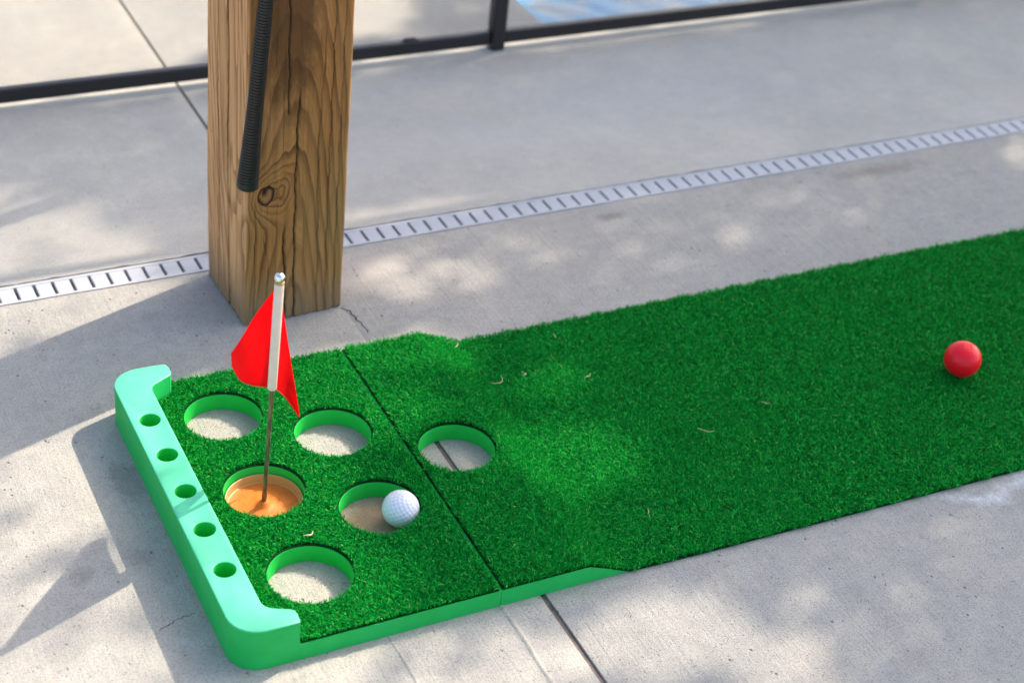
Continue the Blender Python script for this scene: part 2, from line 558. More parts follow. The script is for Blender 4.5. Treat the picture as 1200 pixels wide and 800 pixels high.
def wood():
    t = NT('weathered_pine')
    P = t.pos()
    dn = t.n('ShaderNodeTexNoise')
    t.l(t.pos((9, 9, 1.6)), dn.inputs['Vector'])
    dn.inputs['Scale'].default_value = 1.0
    dn.inputs['Detail'].default_value = 3
    sx, sy, sz = t.sep(P)
    n1 = t.math('MULTIPLY', t.math('SUBTRACT', dn.outputs[0], .5), .035)
    # pith leans through the timber, so the front face shows pointed arches
    du = t.math('ADD', t.math('SUBTRACT', sx, .062), n1)
    v0 = t.math('MULTIPLY_ADD', sz, .13, .022)
    dv = t.math('SUBTRACT', sy, v0)
    r = t.math('SQRT', t.math('ADD', t.math('MULTIPLY', du, du), t.math('MULTIPLY', dv, dv)))
    r = t.math('MULTIPLY_ADD', t.math('SUBTRACT', t.noise(t.pos((30, 30, 3)), 1, 3), .5), .007, r)
    # knot: rings bend round it
    def kd(u, z, su, sz_):
        mp = t.n('ShaderNodeMapping', vector_type='TEXTURE')
        mp.inputs['Location'].default_value = (u, 0, z)
        mp.inputs['Rotation'].default_value = (0, .25, 0)
        mp.inputs['Scale'].default_value = (su, .03, sz_)
        t.l(P, mp.inputs['Vector'])
        ln = t.n('ShaderNodeVectorMath', operation='LENGTH')
        t.l(mp.outputs[0], ln.inputs[0])
        return t.math('MULTIPLY_ADD', t.math('SUBTRACT', t.noise(P, 90, 3), .5), .5, ln.outputs['Value'])
    k1 = kd(.0262, .191, .0110, .0145)
    k2 = kd(.052, .199, .010, .022)
    g1 = t.math('POWER', 2.718, t.math('MULTIPLY', t.math('MULTIPLY', k1, k1), -.22))
    g2 = t.math('POWER', 2.718, t.math('MULTIPLY', t.math('MULTIPLY', k2, k2), -.5))
    rr = t.math('MULTIPLY_ADD', g1, -.034, r)
    rr = t.math('MULTIPLY_ADD', g2, -.016, rr)
    ring = t.math('FRACT', t.math('MULTIPLY', rr, 1 / .0078))
    late = t.ramp(ring, [(0.0, .0), (.45, .15), (.80, .85), (.93, 1.0), (1.0, 0.05)])
    # some growth rings are faint, others strong
    yr = t.n('ShaderNodeTexWhiteNoise', noise_dimensions='1D')
    t.l(t.math('FLOOR', t.math('MULTIPLY', rr, 1 / .0078)), yr.inputs['W'])
    late = t.math('MULTIPLY', late, t.math('MULTIPLY_ADD', yr.outputs['Value'], .65, .50))
    late = t.math('MULTIPLY', late, t.ramp(t.noise(t.pos((16, 16, 4)), 1, 5, .7), [(.30, .60), (.60, 1.0)]))
    ring2 = t.math('FRACT', t.math('MULTIPLY', rr, 1 / .0021))
    fib = t.noise(t.pos((620, 620, 14)), 1, 6, .8)
    strk = t.noise(t.pos((260, 260, 3.5)), 1, 5, .7)
    col = t.mix(late, (.47, .20, .058), (.105, .034, .006))
    col = t.mix(t.math('MULTIPLY', t.ramp(ring2, [(.4, 0.0), (.9, 1.0), (1.0, 0.0)]), .22), col, (.15, .065, .018))
    col = t.mix(t.ramp(strk, [(.26, .85), (.42, 0.0)]), col, (.075, .032, .010))
    col = t.mix(t.ramp(fib, [(.32, .60), (.58, 0.0)]), col, (.17, .080, .022))
    col = t.mix(t.ramp(fib, [(.55, 0.0), (.75, .30)]), col, (.50, .30, .13))
    big = t.noise(t.pos((12, 12, 2.2)), 1, 4, .6)
    col = t.mix(t.ramp(big, [(.42, 0.0), (.68, .45)]), col, (.42, .25, .10))
    # greyish brown weathering blotch on the upper front face
    mp = t.n('ShaderNodeMapping', vector_type='TEXTURE')
    mp.inputs['Location'].default_value = (.055, 0, .42)
    mp.inputs['Scale'].default_value = (.044, .02, .150)
    t.l(P, mp.inputs['Vector'])
    ln = t.n('ShaderNodeVectorMath', operation='LENGTH')
    t.l(mp.outputs[0], ln.inputs[0])
    d = t.math('MULTIPLY_ADD', t.math('SUBTRACT', t.noise(t.pos((1, 1, .5)), 45, 5, .7), .5), 1.3, ln.outputs['Value'])
    col = t.mix(t.ramp(d, [(.50, .80), (1.10, 0.0)]), col, (.095, .040, .013))
    # side face painted paler: bounce from the sunlit ground put into the colour
    side_bounce = t.ramp(t.math('MULTIPLY', sx, 100.0), [(.0, .66), (.42, 0.0)])
    col = t.mix(side_bounce, col, t.mix(t.math('MULTIPLY', t.math('ADD', late, t.ramp(strk, [(.30, 1.0), (.50, 0.0)])), .75, clamp=True), (1.0, .54, .25), (.36, .150, .050)))
    # knot wood
    col = t.mix(t.ramp(k1, [(.70, .9), (1.05, 0.0)]), col, (.36, .15, .055))
    col = t.mix(t.ramp(k1, [(.55, 0.0), (.80, .95), (1.05, .95), (1.35, 0.0)]), col, (.022, .011, .006))
    col = t.mix(t.ramp(k2, [(.55, 0.0), (.85, .55), (1.2, 0.0)]), col, (.15, .075, .028))
    # grey splash zone at the foot
    ft = t.math('MULTIPLY_ADD', t.math('SUBTRACT', t.noise(t.pos((14, 14, 5)), 1, 4), .5), .09, sz)
    col = t.mix(t.ramp(t.math('MULTIPLY', ft, 6.0), [(.06, .75), (.50, 0.0)]), col, (.23, .165, .10))
    ck = t.n('ShaderNodeAttribute', attribute_name='check')
    col = t.mix(t.math('MULTIPLY', ck.outputs['Fac'], .9), col, (.035, .014, .004))
    # nail holes
    vh = t.voro(P, 60)
    sp = t.math('MULTIPLY', t.ramp(vh.outputs['Distance'], [(.06, 1.0), (.12, 0.0)]), t.ramp(t.noise(P, 31, 2), [(.60, 0.0), (.66, 1.0)]))
    col = t.mix(sp, col, (.05, .028, .015))
    hgt = t.math('MULTIPLY_ADD', late, .9, t.math('MULTIPLY_ADD', fib, 1.1, t.math('MULTIPLY', t.ramp(strk, [(.26, 0.0), (.42, 1.0)]), 1.2)))
    return t.done(col, .78, .25, t.bump(hgt, .75, .0014))
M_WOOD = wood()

def post_shaft():
    """a timber with checks (cracks) cut into its two visible faces; local x = front face, local y = depth"""
    H1, H2 = .55, 2.45
    zs = np.concatenate([np.linspace(0, H1, 221), np.linspace(H1, H2, 20)[1:]])
    N = 110
    e = .004
    def face_u():
        return np.linspace(e, PS - e, N)
    loops = []                       # perimeter parameter list: (x, y, face, u)
    u = face_u()
    per = []
    for x in u: per.append((x, 0.0, 0, x))
    for a in (1, 2): per.append((PS - e + e * math.sin(a * math.pi / 6), e - e * math.cos(a * math.pi / 6), 9, 0))
    for y in np.linspace(e, PS - e, 8): per.append((PS, y, 1, y))
    for x in np.linspace(PS - e, e, 8): per.append((x, PS, 2, x))
    for y in u[::-1]: per.append((0.0, y, 3, y))
    for a in (1, 2): per.append((e - e * math.cos(a * math.pi / 6), e - e * math.sin(a * math.pi / 6), 9, 0))
    # cracks: list of (face, polyline[(z, u)], width, depth)
    cracks = [(0, [(0.0, .068), (.10, .066), (.22, .066), (.30, .0675), (.335, .069)], .0008, .006),
              (0, [(.30, .0545), (.36, .0535), (.45, .0525), (.60, .050)], .0006, .005),
              (0, [(0.0, .0545), (.035, .055), (.10, .052), (.15, .051)], .0010, .005),
              (0, [(.0, .100), (.12, .098), (.25, .095), (.42, .101)], .0006, .0018),
              (0, [(.0, .112), (.20, .110), (.60, .113)], .0006, .002),
              (0, [(.0, .124), (.18, .1235), (.60, .126)], .0006, .002),
              (0, [(.0, .013), (.20, .0125)], .0006, .002),
              (0, [(.0, .030), (.08, .031), (.15, .022)], .0005, .0015),
              (3, [(0.0, .055), (.12, .060), (.25, .066), (.38, .063), (.60, .072)], .0017, .007),
              (3, [(.05, .030), (.30, .034), (.60, .031)], .0006, .002),
              (3, [(.0, .092), (.30, .098), (.60, .095)], .0010, .0035),
              (3, [(.2, .012), (.60, .014)], .0005, .0015)]
    V = np.zeros((len(zs), len(per), 3))
    CK = np.zeros((len(zs), len(per)))
    for j, (x, y, f, uu) in enumerate(per):
        V[:, j, 0] = x
        V[:, j, 1] = y
        V[:, j, 2] = zs
        if f in (0, 3):
            dep = np.zeros(len(zs))
            for cf, pl, w, d in cracks:
                if cf != f: continue
                cu = np.interp(zs, [p[0] for p in pl], [p[1] for p in pl])
                cu = cu + .0007 * np.sin(zs * 90 + d * 4000) + .0004 * np.sin(zs * 310 + w * 9000)
                on = (zs >= pl[0][0] - 1e-6) & (zs <= pl[-1][0])
                taper = np.clip(np.minimum((zs - pl[0][0] + .03), (pl[-1][0] - zs)) / .03, .0, 1)
                dep = np.maximum(dep, on * d * taper * np.exp(-((uu - cu) / w) ** 2))
            if f == 0:            # open split in the knot
                dep = np.maximum(dep, .006 * np.exp(-(((uu - .0235) - (zs - .191) * .3) / .0028) ** 2 - ((zs - .196) / .0055) ** 2))
            CK[:, j] = np.clip(dep / .0035, 0, 1)
            und = .0005 * np.sin(zs * 14 + uu * 60) + .00035 * np.sin(uu * 420) * (1 + .5 * np.sin(zs * 9))
            if f == 0: V[:, j, 1] += dep + und
            else: V[:, j, 0] += dep + und
    # foot: not sawn quite square
    ph = rng.uniform(0, 6, 3)
    for j in range(len(per)):
        s = j / len(per) * 2 * math.pi
        lift = .0012 * (1 + math.sin(7 * s + ph[0])) + .0010 * rng.random()
        V[0, j, 2] = lift
    # ragged right arris
    for j, (x, y, f, uu) in enumerate(per):
        if x > PS - .006 and f in (0, 9):
            V[:, j, 0] -= .0012 * (np.sin(zs * 33) > .3) * np.clip(np.sin(zs * 33) - .3, 0, 1)
        if f == 3 and y > PS - .006:
            V[:, j, 0] += .0030 * np.clip(np.sin(zs * 21 + 2) - .55, 0, 1)
    nz, npr = len(zs), len(per)
    idx = np.arange(nz * npr).reshape(nz, npr)
    F = []
    for k in range(nz - 1):
        a = idx[k]; b = idx[k + 1]
        F += list(zip(a.tolist(), np.roll(a, -1).tolist(), np.roll(b, -1).tolist(), b.tolist()))
    F.append(tuple(idx[-1].tolist()))
    F.append(tuple(idx[0][::-1].tolist()))
    me = mesh_from(V.reshape(-1, 3).tolist(), F)
    a_ = me.attributes.new('check', 'FLOAT', 'POINT')
    a_.data.foreach_set('value', CK.ravel().astype(np.float32))
    return me
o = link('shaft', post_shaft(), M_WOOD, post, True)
# ------------------------------------------------------------------ putting game: foam boards, rail, turf
t = NT('lit_mint_foam')  # rail top paler than its sides: sun and sky light put into the colour
gn = t.n('ShaderNodeNewGeometry')
fz = t.noise(t.pos(), 30, 4, .6)
colr = t.ramp(fz, [(.3, (.085, .60, .30)), (.7, (.11, .66, .34))])
dk = t.math('MULTIPLY', t.ramp(t.voro(t.pos(), 130).outputs['Distance'], [(.05, 1.0), (.13, 0.0)]), t.ramp(t.noise(t.pos(), 40, 3), [(.60, 0.0), (.66, 1.0)]))
colr = t.mix(t.math('MULTIPLY', dk, .55), colr, (.05, .25, .12))
colr = t.mix(t.math('MULTIPLY', t.ramp(t.noise(t.pos((1, 1, 3)), 55, 5, .7), [(.58, 0.0), (.75, 1.0)]), .22), colr, (.20, .42, .24))
M_LIT_TOP = t.done(colr, .42, .5, t.bump(t.noise(t.pos(), 500, 3), .12, .0006))
t = NT('lit_green_foam')
colr = t.ramp(t.noise(t.pos(), 30, 4, .6), [(.3, (.010, .48, .055)), (.7, (.016, .54, .075))])
colr = t.mix(t.math('MULTIPLY', t.ramp(t.noise(t.pos((1, 1, 3)), 55, 5, .7), [(.58, 0.0), (.75, 1.0)]), .2), colr, (.16, .36, .14))
M_LIT_GREEN = t.done(colr, .6, .2, t.bump(t.noise(t.pos(), 500, 3), .12, .0006))  # green brightened: sun reaching into the holes put into the colour

t = NT('foam_side')
colr = t.ramp(t.noise(t.pos(), 30, 4, .6), [(.3, (.008, .42, .075)), (.7, (.014, .47, .10))])
dk = t.math('MULTIPLY', t.ramp(t.voro(t.pos(), 130).outputs['Distance'], [(.05, 1.0), (.13, 0.0)]), t.ramp(t.noise(t.pos(), 40, 3), [(.58, 0.0), (.64, 1.0)]))
colr = t.mix(t.math('MULTIPLY', dk, .6), colr, (.03, .16, .08))
colr = t.mix(t.math('MULTIPLY', t.ramp(t.noise(t.pos((1, 1, 3)), 55, 5, .7), [(.58, 0.0), (.75, 1.0)]), .25), colr, (.16, .36, .16))
M_SIDE = t.done(colr, .55, .25, t.bump(t.noise(t.pos(), 500, 3), .12, .0006))

game = thing('putting_mat', 'green foam putting target with six cup holes and long artificial turf runner', 'putting mat', (0, 0, 0))
ZF = .0220
YN, YFAR = -.2395, .2290
XO, XS, XR0, XR1 = -.1125, .1833, .2914, .3440
HOLES1 = [(.0013, .1443, .0452), (.0014, .0001, .0452), (.0015, -.1462, .0457), (.1125, .0742, .0450), (.1125, -.0698, .0450)]
HOLE6 = (.2395, -.0002, .0450)
def arc(cx, cy, r, a0, a1, n=8):
    return [(cx + r * math.cos(math.radians(a0 + (a1 - a0) * k / (n - 1))), cy + r * math.sin(math.radians(a0 + (a1 - a0) * k / (n - 1)))) for k in range(n)]
RC = .033
outer1 = arc(XO + RC, YN + RC, RC, 180, 270) + [(XS, YN), (XS, YFAR)] + arc(XO + RC, YFAR - RC, RC, 90, 180)
o = link('foam_board', plate(outer1, [circle(*h) for h in HOLES1], 0.0004, ZF, 0, side_mat=1), [M_LIT_GREEN, M_SIDE], game)
for pl in o.data.polygons:
    c_ = pl.center
    if any((c_.x - h[0]) ** 2 + (c_.y - h[1]) ** 2 < (h[2] + .001) ** 2 for h in HOLES1):
        pl.material_index = 0
shade_auto(o, 30)
rz = lambda x, y: ZF if x <= XR0 + 1e-6 else ZF + (x - XR0) / (XR1 - XR0) * (.0022 - ZF)
outer2 = [(XS + .0006, YN), (XR0, YN), (XR1, YN), (XR1, YFAR - .004), (XR0, YFAR - .001), (XS + .0006, YFAR)]
o = link('ramp_board', plate(outer2, [circle(*HOLE6)], 0.0004, rz, 0, extra=[((XR0, YN), (XR0, YFAR - .001))], side_mat=1), [M_LIT_GREEN, M_SIDE], game)
for pl in o.data.polygons:
    c_ = pl.center
    if (c_.x - HOLE6[0]) ** 2 + (c_.y - HOLE6[1]) ** 2 < (HOLE6[2] + .001) ** 2:
        pl.material_index = 0
shade_auto(o, 12)
# rail with hooked ends and five peg holes
HW = .0536
rail = arc(XO + RC, YN + RC, RC, 180, 270) + [(-.0450, YN), (-.0437, -.2275), (-.0445, -.2215), (-.0485, -.2180), (-.0560, -.2150), (-.0660, -.2098), (-.0705, -.2055), (-.0728, -.1990)] + \
    [(-.0724, .182), (-.0708, .1885), (-.0670, .1925), (-.0440, .2045), (-.0415, .2100), (-.0415, .2200), (-.0435, YFAR - .002)] + [(-.060, YFAR)] + arc(XO + RC, YFAR - RC, RC, 90, 180)
PEGS = [(-.0914, .1277 - .067 * k) for k in range(5)]
me = plate(rail, [circle(x, y, .0118, 28) for x, y in PEGS], ZF + .0002, HW, .0013, 3, side_mat=2)
o = link('back_rail', me, [M_LIT_TOP, M_LIT_GREEN, M_SIDE], game)
# peg-hole walls take the brightened foam green
for pl in me.polygons:
    c_ = pl.center
    if any((c_.x - x) ** 2 + (c_.y - y) ** 2 < .0121 ** 2 for x, y in PEGS):
        pl.material_index = 1
shade_auto(o, 35)

# --- turf
t = NT('turf_fibre')
at = t.n('ShaderNodeAttribute', attribute_name='tint')
cb = t.ramp(at.outputs['Fac'], [(0.0, (.0, .055, .010)), (.35, (.0, .20, .030)), (.75, (.0, .45, .055)), (.95, (.06, .72, .10)), (1.0, (.40, .82, .26))])
M_BLADE = t.done(cb, .45, .05)
b = t.b
tr = t.n('ShaderNodeBsdfTranslucent')
ct = t.mix(.35, cb, (.03, .80, .03))
t.l(ct, tr.inputs['Color'])
mx = t.n('ShaderNodeMixShader')
mx.inputs[0].default_value = .45
t.l(b.outputs[0], mx.inputs[1])
t.l(tr.outputs[0], mx.inputs[2])
t.l(mx.outputs[0], t.out.inputs['Surface'])
t = NT('turf_backing')
M_BACK = t.done(t.ramp(t.noise(t.pos(), 350, 3), [(.3, (.001, .020, .006)), (.7, (.002, .045, .012))]), .9, .1)

TT = .0016                                        # backing thickness
def turf_z(x):
    return np.where(x <= XR0, ZF, np.where(x >= XR1, .0006, ZF + (x - XR0) / (XR1 - XR0) * (.0006 - ZF))) + TT
TX1 = 2.6
RYN, RYF = -.2430, .2235
rail_in = [p for p in rail]
t1_outer = [(-.0720, -.200), (-.0700, -.2045), (-.0655, -.2090), (-.0550, -.2145), (-.0470, -.2180), (-.0432, -.2215), (-.0428, -.2280), (-.0430, YN + .001), (XS - .0024, YN + .001), (XS - .0024, YFAR - .001), (-.0410, YFAR - .001), (-.0408, .2095), (-.0435, .2038), (-.0665, .1918), (-.0702, .1880), (-.0716, .182)]
o = link('turf_panel', plate(t1_outer, [circle(h[0], h[1], h[2] + .0006) for h in HOLES1], ZF + .0002, ZF + TT), M_BACK, game)
t2_outer = [(XS + .0018, YN + .0012), (XR0, YN + .0012), (XR1, YN - .001), (XR1 + .1, RYN), (TX1, RYN - .016), (TX1, RYF + .006), (XR1 + .1, RYF), (XR1, RYF), (XR0, YFAR - .001), (XS + .0018, YFAR - .001)]
zt2 = lambda x, y: float(turf_z(np.array(x)))
# runner backing: follows board, ramp and ground (top sheet and underside)
me = plate(t2_outer, [circle(HOLE6[0], HOLE6[1], HOLE6[2] + .0006)], 0.0, zt2, 0, extra=[((XR0, YN + .0012), (XR0, YFAR - .001)), ((XR1, YN - .001), (XR1, RYF))])
for v in me.vertices:
    if v.co.z < 1e-6:
        v.co.z = zt2(v.co.x, v.co.y) - TT + .0003
o = link('turf_runner', me, M_BACK, game)

def blades(name, xs, ys, hscale, parent, wide=1.0):
    n = len(xs)
    z0 = turf_z(xs)
    h = rng.uniform(.0042, .0072, n) * hscale
    w = rng.uniform(.00030, .00052, n) * wide
    # tufts: neighbouring fibres share a lean direction; each fibre curls over so its tip lies almost flat
    la = 2.2 * np.sin(xs * 410 + 1.7 * np.sin(ys * 300)) + 2.2 * np.cos(ys * 370 + 1.3 * np.sin(xs * 260)) + rng.normal(0, 1.5, n)
    az = la + math.pi / 2 + rng.normal(0, .45, n)
    lean = np.abs(rng.normal(.50, .22, n))
    lx, ly = np.cos(la), np.sin(la)
    wx, wy = np.cos(az) * w, np.sin(az) * w
    m = .72
    midx, midy = xs + lx * lean * h * .6, ys + ly * lean * h * .6
    curl = rng.uniform(.35, .80, n)
    tx, ty = midx + lx * h * curl, midy + ly * h * curl
    tz = z0 + h * rng.uniform(.72, 1.10, n)
    V = np.empty((n, 5, 3), np.float32)
    V[:, 0] = np.stack([xs - wx, ys - wy, z0 - .0004], 1)
    V[:, 1] = np.stack([xs + wx, ys + wy, z0 - .0004], 1)
    V[:, 2] = np.stack([midx + wx * 1.0, midy + wy * 1.0, z0 + h * m], 1)
    V[:, 3] = np.stack([midx - wx * 1.0, midy - wy * 1.0, z0 + h * m], 1)
    V[:, 4] = np.stack([tx, ty, tz], 1)
    me = bpy.data.meshes.new(name)
    me.vertices.add(n * 5)
    me.vertices.foreach_set('co', V.ravel())
    base = (np.arange(n) * 5)[:, None]
    L = np.concatenate([base + np.array([0, 1, 2, 3]), base + np.array([3, 2, 4])], 1).astype(np.int32)
    me.loops.add(n * 7)
    me.loops.foreach_set('vertex_index', L.ravel())
    me.polygons.add(n * 2)
    st = (np.arange(n) * 7)[:, None] + np.array([0, 4])
    me.polygons.foreach_set('loop_start', st.ravel().astype(np.int32))
    tint = np.clip(rng.beta(.9, .95, n) * .92, 0, 1)
    fl = rng.random(n) < .035
    tint[fl] = rng.uniform(.9, 1, fl.sum())
    a = me.attributes.new('tint', 'FLOAT', 'POINT')
    a.data.foreach_set('value', np.repeat(tint, 5).astype(np.float32))
    me.update(calc_edges=True)
    me.validate()
    o = link(name, me, M_BLADE, parent)
    o['kind'] = 'stuff'
    return o

def scatter(x0, x1, y0, y1, per_mm2, holes, keep=None):
    n = int((x1 - x0) * (y1 - y0) * 1e6 * per_mm2)
    xs, ys = rng.uniform(x0, x1, n), rng.uniform(y0, y1, n)
    ok = np.ones(n, bool)
    for cx, cy, r in holes:
        ok &= (xs - cx) ** 2 + (ys - cy) ** 2 > (r + .0026) ** 2
    if keep is not None:
        ok &= keep(xs, ys)
    return xs[ok], ys[ok]
def keep1(x, y):
    arm_n = (y < -.2005) & (x < np.interp(y, [-.24, -.228, -.2215, -.218, -.2145, -.209, -.2005], [-.0415, -.0415, -.0425, -.046, -.054, -.0645, -.0712]))
    arm_f = (y > .181) & (x < np.interp(y, [.181, .188, .1918, .2038, .2095, .23], [-.0706, -.0692, -.0655, -.0425, -.0398, -.0398]))
    return ~(arm_n | arm_f)
xs, ys = scatter(-.0715, XS - .0032, YN + .0015, YFAR - .001, .98, HOLES1, keep1)
blades('turf_pile', xs, ys, .84, game)
def keep2(x, y):
    lo = np.interp(x, [XS, XR0, XR1, XR1 + .1, TX1], [YN + .0012, YN + .0012, YN - .001, RYN, RYN - .016])
    hi = np.interp(x, [XS, XR0, XR1, XR1 + .1, TX1], [YFAR - .001, YFAR - .001, RYF, RYF, RYF + .006])
    wob = .0012 * np.sin(x * 140) + .0008 * np.sin(x * 390)
    return (y > lo + wob * (x > XR1)) & (y < hi + wob)
xa, ya = scatter(XS + .0040, .62, -.26, .24, .98, [HOLE6], keep2)
xb, yb = scatter(.62, 1.36, -.26, .24, .70, [], keep2)
xc, yc = scatter(1.36, 2.0, -.265, .24, .15, [], keep2)
blades('turf_pile', xa, ya, .95, game)
blades('turf_pile', xb, yb, 1.05, game, 1.2)
blades('turf_pile', xc, yc, 1.05, game, 1.8)

# dry bits of straw lying on the pile
t = NT('dry_straw')
M_STRAW = t.done((.55, .48, .26), .7, .3)
def straw(x, y, L, ang, bend, wd=.0005):
    z = float(turf_z(np.array(x))) + .0068
    pts = []
    for k in range(9):
        s = (k / 8 - .5) * L
        a = ang + bend * (k / 8 - .5)
        pts.append(((x + s * math.cos(a), y + s * math.sin(a), z + .0010 * math.sin(k * .8)), wd * (1 - .6 * abs(k / 8 - .5))))
    o = link('straw_bit', lathe(None, pts, 6), M_STRAW)
    tag(o, 'thin pale dry straw bit lying on the green turf', 'straw', 'straw bits on the turf')
for a in ((.355, .118, .030, .35, 1.4), (.395, .125, .013, 1.2, 1.8), (.555, -.055, .022, -.55, .5), (.335, .205, .012, .9, .4), (.410, -.165, .010, 1.1, .3),
          (.47, .095, .015, .5, .5), (.66, -.03, .012, -.4, .6), (.47, .190, .010, 1.3, .2), (.020, -.095, .014, .3, 1.0, .0009)):
    straw(*a)

# ------------------------------------------------------------------ flag with clay-coloured dish
t = NT('clay_plastic')
cl = t.ramp(t.noise(t.pos(), 60, 5, .65), [(.3, (.56, .14, .016)), (.7, (.76, .21, .026))])
cl = t.mix(t.math('MULTIPLY', t.ramp(t.noise(t.pos(), 190, 4, .7), [(.56, 0.0), (.7, 1.0)]), .5), cl, (.30, .09, .03))
M_CLAY = t.done(cl, .56, .35, t.bump(t.noise(t.pos(), 300, 3), .3, .0006))
t = NT('clay_rim_plastic')
M_RIM = t.done((.56, .32, .11), .45, .4)
t = NT('bronze_stick')
M_STICK = t.done(t.ramp(t.noise(t.pos((1, 1, .2)), 260, 3), [(.35, (.10, .065, .040)), (.65, (.26, .18, .11))]), .38, .5, None, .6)
t = NT('white_sleeve')
M_SLEEVE = t.done(t.ramp(t.noise(t.pos(), 80, 3), [(.3, (.76, .60, .47)), (.7, (.84, .68, .55))]), .5, .4)
t = NT('chrome_ball')
M_CHROME = t.done((.86, .84, .80), .12, .5, None, 1.0)
t = NT('red_nylon')
cw = t.noise(t.pos(), 900, 2)
M_RED = t.done((.86, .001, .008), .6, .12, t.bump(cw, .15, .0004))
tr = t.n('ShaderNodeBsdfTranslucent')
tr.inputs['Color'].default_value = (.95, .002, .015, 1)
mx = t.n('ShaderNodeMixShader')
mx.inputs[0].default_value = .5
t.l(t.b.outputs[0], mx.inputs[1])
t.l(tr.outputs[0], mx.inputs[2])
t.l(mx.outputs[0], t.out.inputs['Surface'])
t = NT('red_hem')
M_HEM = t.done((.80, .06, .02), .5, .4)

FX, FYY = .0014, .0001
flag = thing('golf_flag', 'small red pennant on a thin stick rising from an orange dish in a cup hole', 'flag', (FX, FYY, 0))
dish = []
for r, z in ((.0430, .0006), (.0440, .0112), (.0434, .0120), (.0424, .0114), (.0412, .0022), (.0400, .0016), (.030, .0016), (.012, .0018), (.0070, .0040), (.0048, .0085), (.0040, .0090), (.0005, .0090)):
    dish.append(((0, 0, z), r))
dme = lathe((0, 0, 1), dish, 56)
o = link('dish', dme, [M_CLAY, M_RIM], flag, True)
for pl in dme.polygons:
    c_ = pl.center
    if math.hypot(c_.x, c_.y) > .0404 and len(pl.vertices) == 4:
        pl.material_index = 1
shade_auto(o, 50)
AX = Vector((.0113 - FX, -.0065 - FYY, .309 - .006))
AXn = AX.normalized()
B0 = Vector((0, 0, .006))
def ax(z):
    return B0 + AXn * ((z - .006) / AXn.z)
stick = link('stick', lathe(AXn, [(ax(.0075), .0028), (ax(.018), .0030), (ax(.020), .0025), (ax(.304), .0025)], 16), M_STICK, flag, True)
shade_auto(stick, 40)
slv = link('sleeve', lathe(AXn, [(ax(.1665), .0046), (ax(.1675), .0050), (ax(.235), .0051), (ax(.301), .0052), (ax(.3035), .0048)], 20), M_SLEEVE, flag, True)
shade_auto(slv, 40)
fin = []
pc = ax(.3092)
for k in range(13):
    a = -math.pi / 2 + math.pi * k / 12
    fin.append((pc + AXn * (.0057 * math.sin(a)), max(.0003, .0057 * math.cos(a))))
link('finial', lathe(AXn, fin, 20), M_CHROME, flag, True)
link('collar', lathe(AXn, [(ax(.3025), .0054), (ax(.3045), .0054)], 20), M_RIM, flag, True)

def panel(z_top, z_bot, tip_hi, tip_lo, bow, name, side):
    """one half of the pennant: hoist edge on the sleeve, tapering to a blunt tip behind it"""
    NU, NV = 22, 22
    V, F = [], []
    th = .00035
    th_, tl_ = Vector(tip_hi), Vector(tip_lo)
    sd = Vector(side)
    g_ = np.zeros((NV, NU, 3))
    for i in range(NV):
        v = i / (NV - 1)
        a = ax(z_top + (z_bot - z_top) * v) + sd * .0044
        bq = th_.lerp(tl_, v)
        for j in range(NU):
            u = j / (NU - 1)
            p = a.lerp(bq, u)
            p = p + Vector(bow) * (math.sin(math.pi * u) * (.35 + .65 * v)) * 1.0
            # hanging folds
            p = p + Vector((bow[0], bow[1], 0)).normalized() * .0030 * math.sin(v * 5 + u * 5) * u * (1 - u) * 2
            g_[i, j] = p
    n = np.cross(np.gradient(g_, axis=1), np.gradient(g_, axis=0))
    n /= np.linalg.norm(n, axis=2, keepdims=True) + 1e-12
    top = (g_ + n * th).reshape(-1, 3)
    bot = (g_ - n * th).reshape(-1, 3)
    V = np.concatenate([top, bot]).tolist()
    o_ = NU * NV
    for i in range(NV - 1):
        for j in range(NU - 1):
            a = i * NU + j
            F.append((a, a + 1, a + NU + 1, a + NU))
            F.append((o_ + a, o_ + a + NU, o_ + a + NU + 1, o_ + a + 1))
    rim = [j for j in range(NU)] + [i * NU + NU - 1 for i in range(1, NV)] + [(NV - 1) * NU + j for j in range(NU - 2, -1, -1)] + [i * NU for i in range(NV - 2, 0, -1)]
    for k in range(len(rim)):
        a, b_ = rim[k], rim[(k + 1) % len(rim)]
        F.append((a, o_ + a, o_ + b_, b_))
    o = link(name, mesh_from(V, F), M_RED, flag, True)
    # orange stitched hem along the lower edge
    pts = [(Vector(g_[NV - 1, j]), .0007) for j in range(NU)]
    link('hem', lathe(None, pts, 6), M_HEM, o, True)
    return o
panel(.298, .168, (-.0158, .0700, .1685), (-.0150, .0698, .1510), (-.006, .000, -.006), 'pennant', (-.6, .3, 0))
panel(.281, .166, (.0590, .0500, .0790), (.0585, .0500, .0765), (.0020, .0110, -.0020), 'pennant', (.85, -.1, 0))

# ------------------------------------------------------------------ balls
def golf_ball(name, r, n_d, depth, mat, loc, rot):
    bm = bmesh.new()
    bmesh.ops.create_icosphere(bm, subdivisions=6, radius=1)
    k = np.arange(n_d) + .5
    phi = np.arccos(1 - 2 * k / n_d)
    the = math.pi * (1 + 5 ** .5) * k
    D = np.stack([np.cos(the) * np.sin(phi), np.sin(the) * np.sin(phi), np.cos(phi)], 1)
    P = np.array([v.co[:] for v in bm.verts])
    ca = (P @ D.T).max(1)
    ang = np.arccos(np.clip(ca, -1, 1))
    ra = 2 / math.sqrt(n_d) * .83
    dd = np.clip(1 - (ang / ra) ** 2, 0, 1)
    P2 = P * (r * (1 - depth * dd))[:, None]
    for v, q in zip(bm.verts, P2):
        v.co = q
    me = bpy.data.meshes.new(name)
    bm.to_mesh(me)
    bm.free()
    o = link(name, me, mat, None, True)
    o.location = loc
    o.rotation_euler = rot
    return o
t = NT('white_ball_urethane')
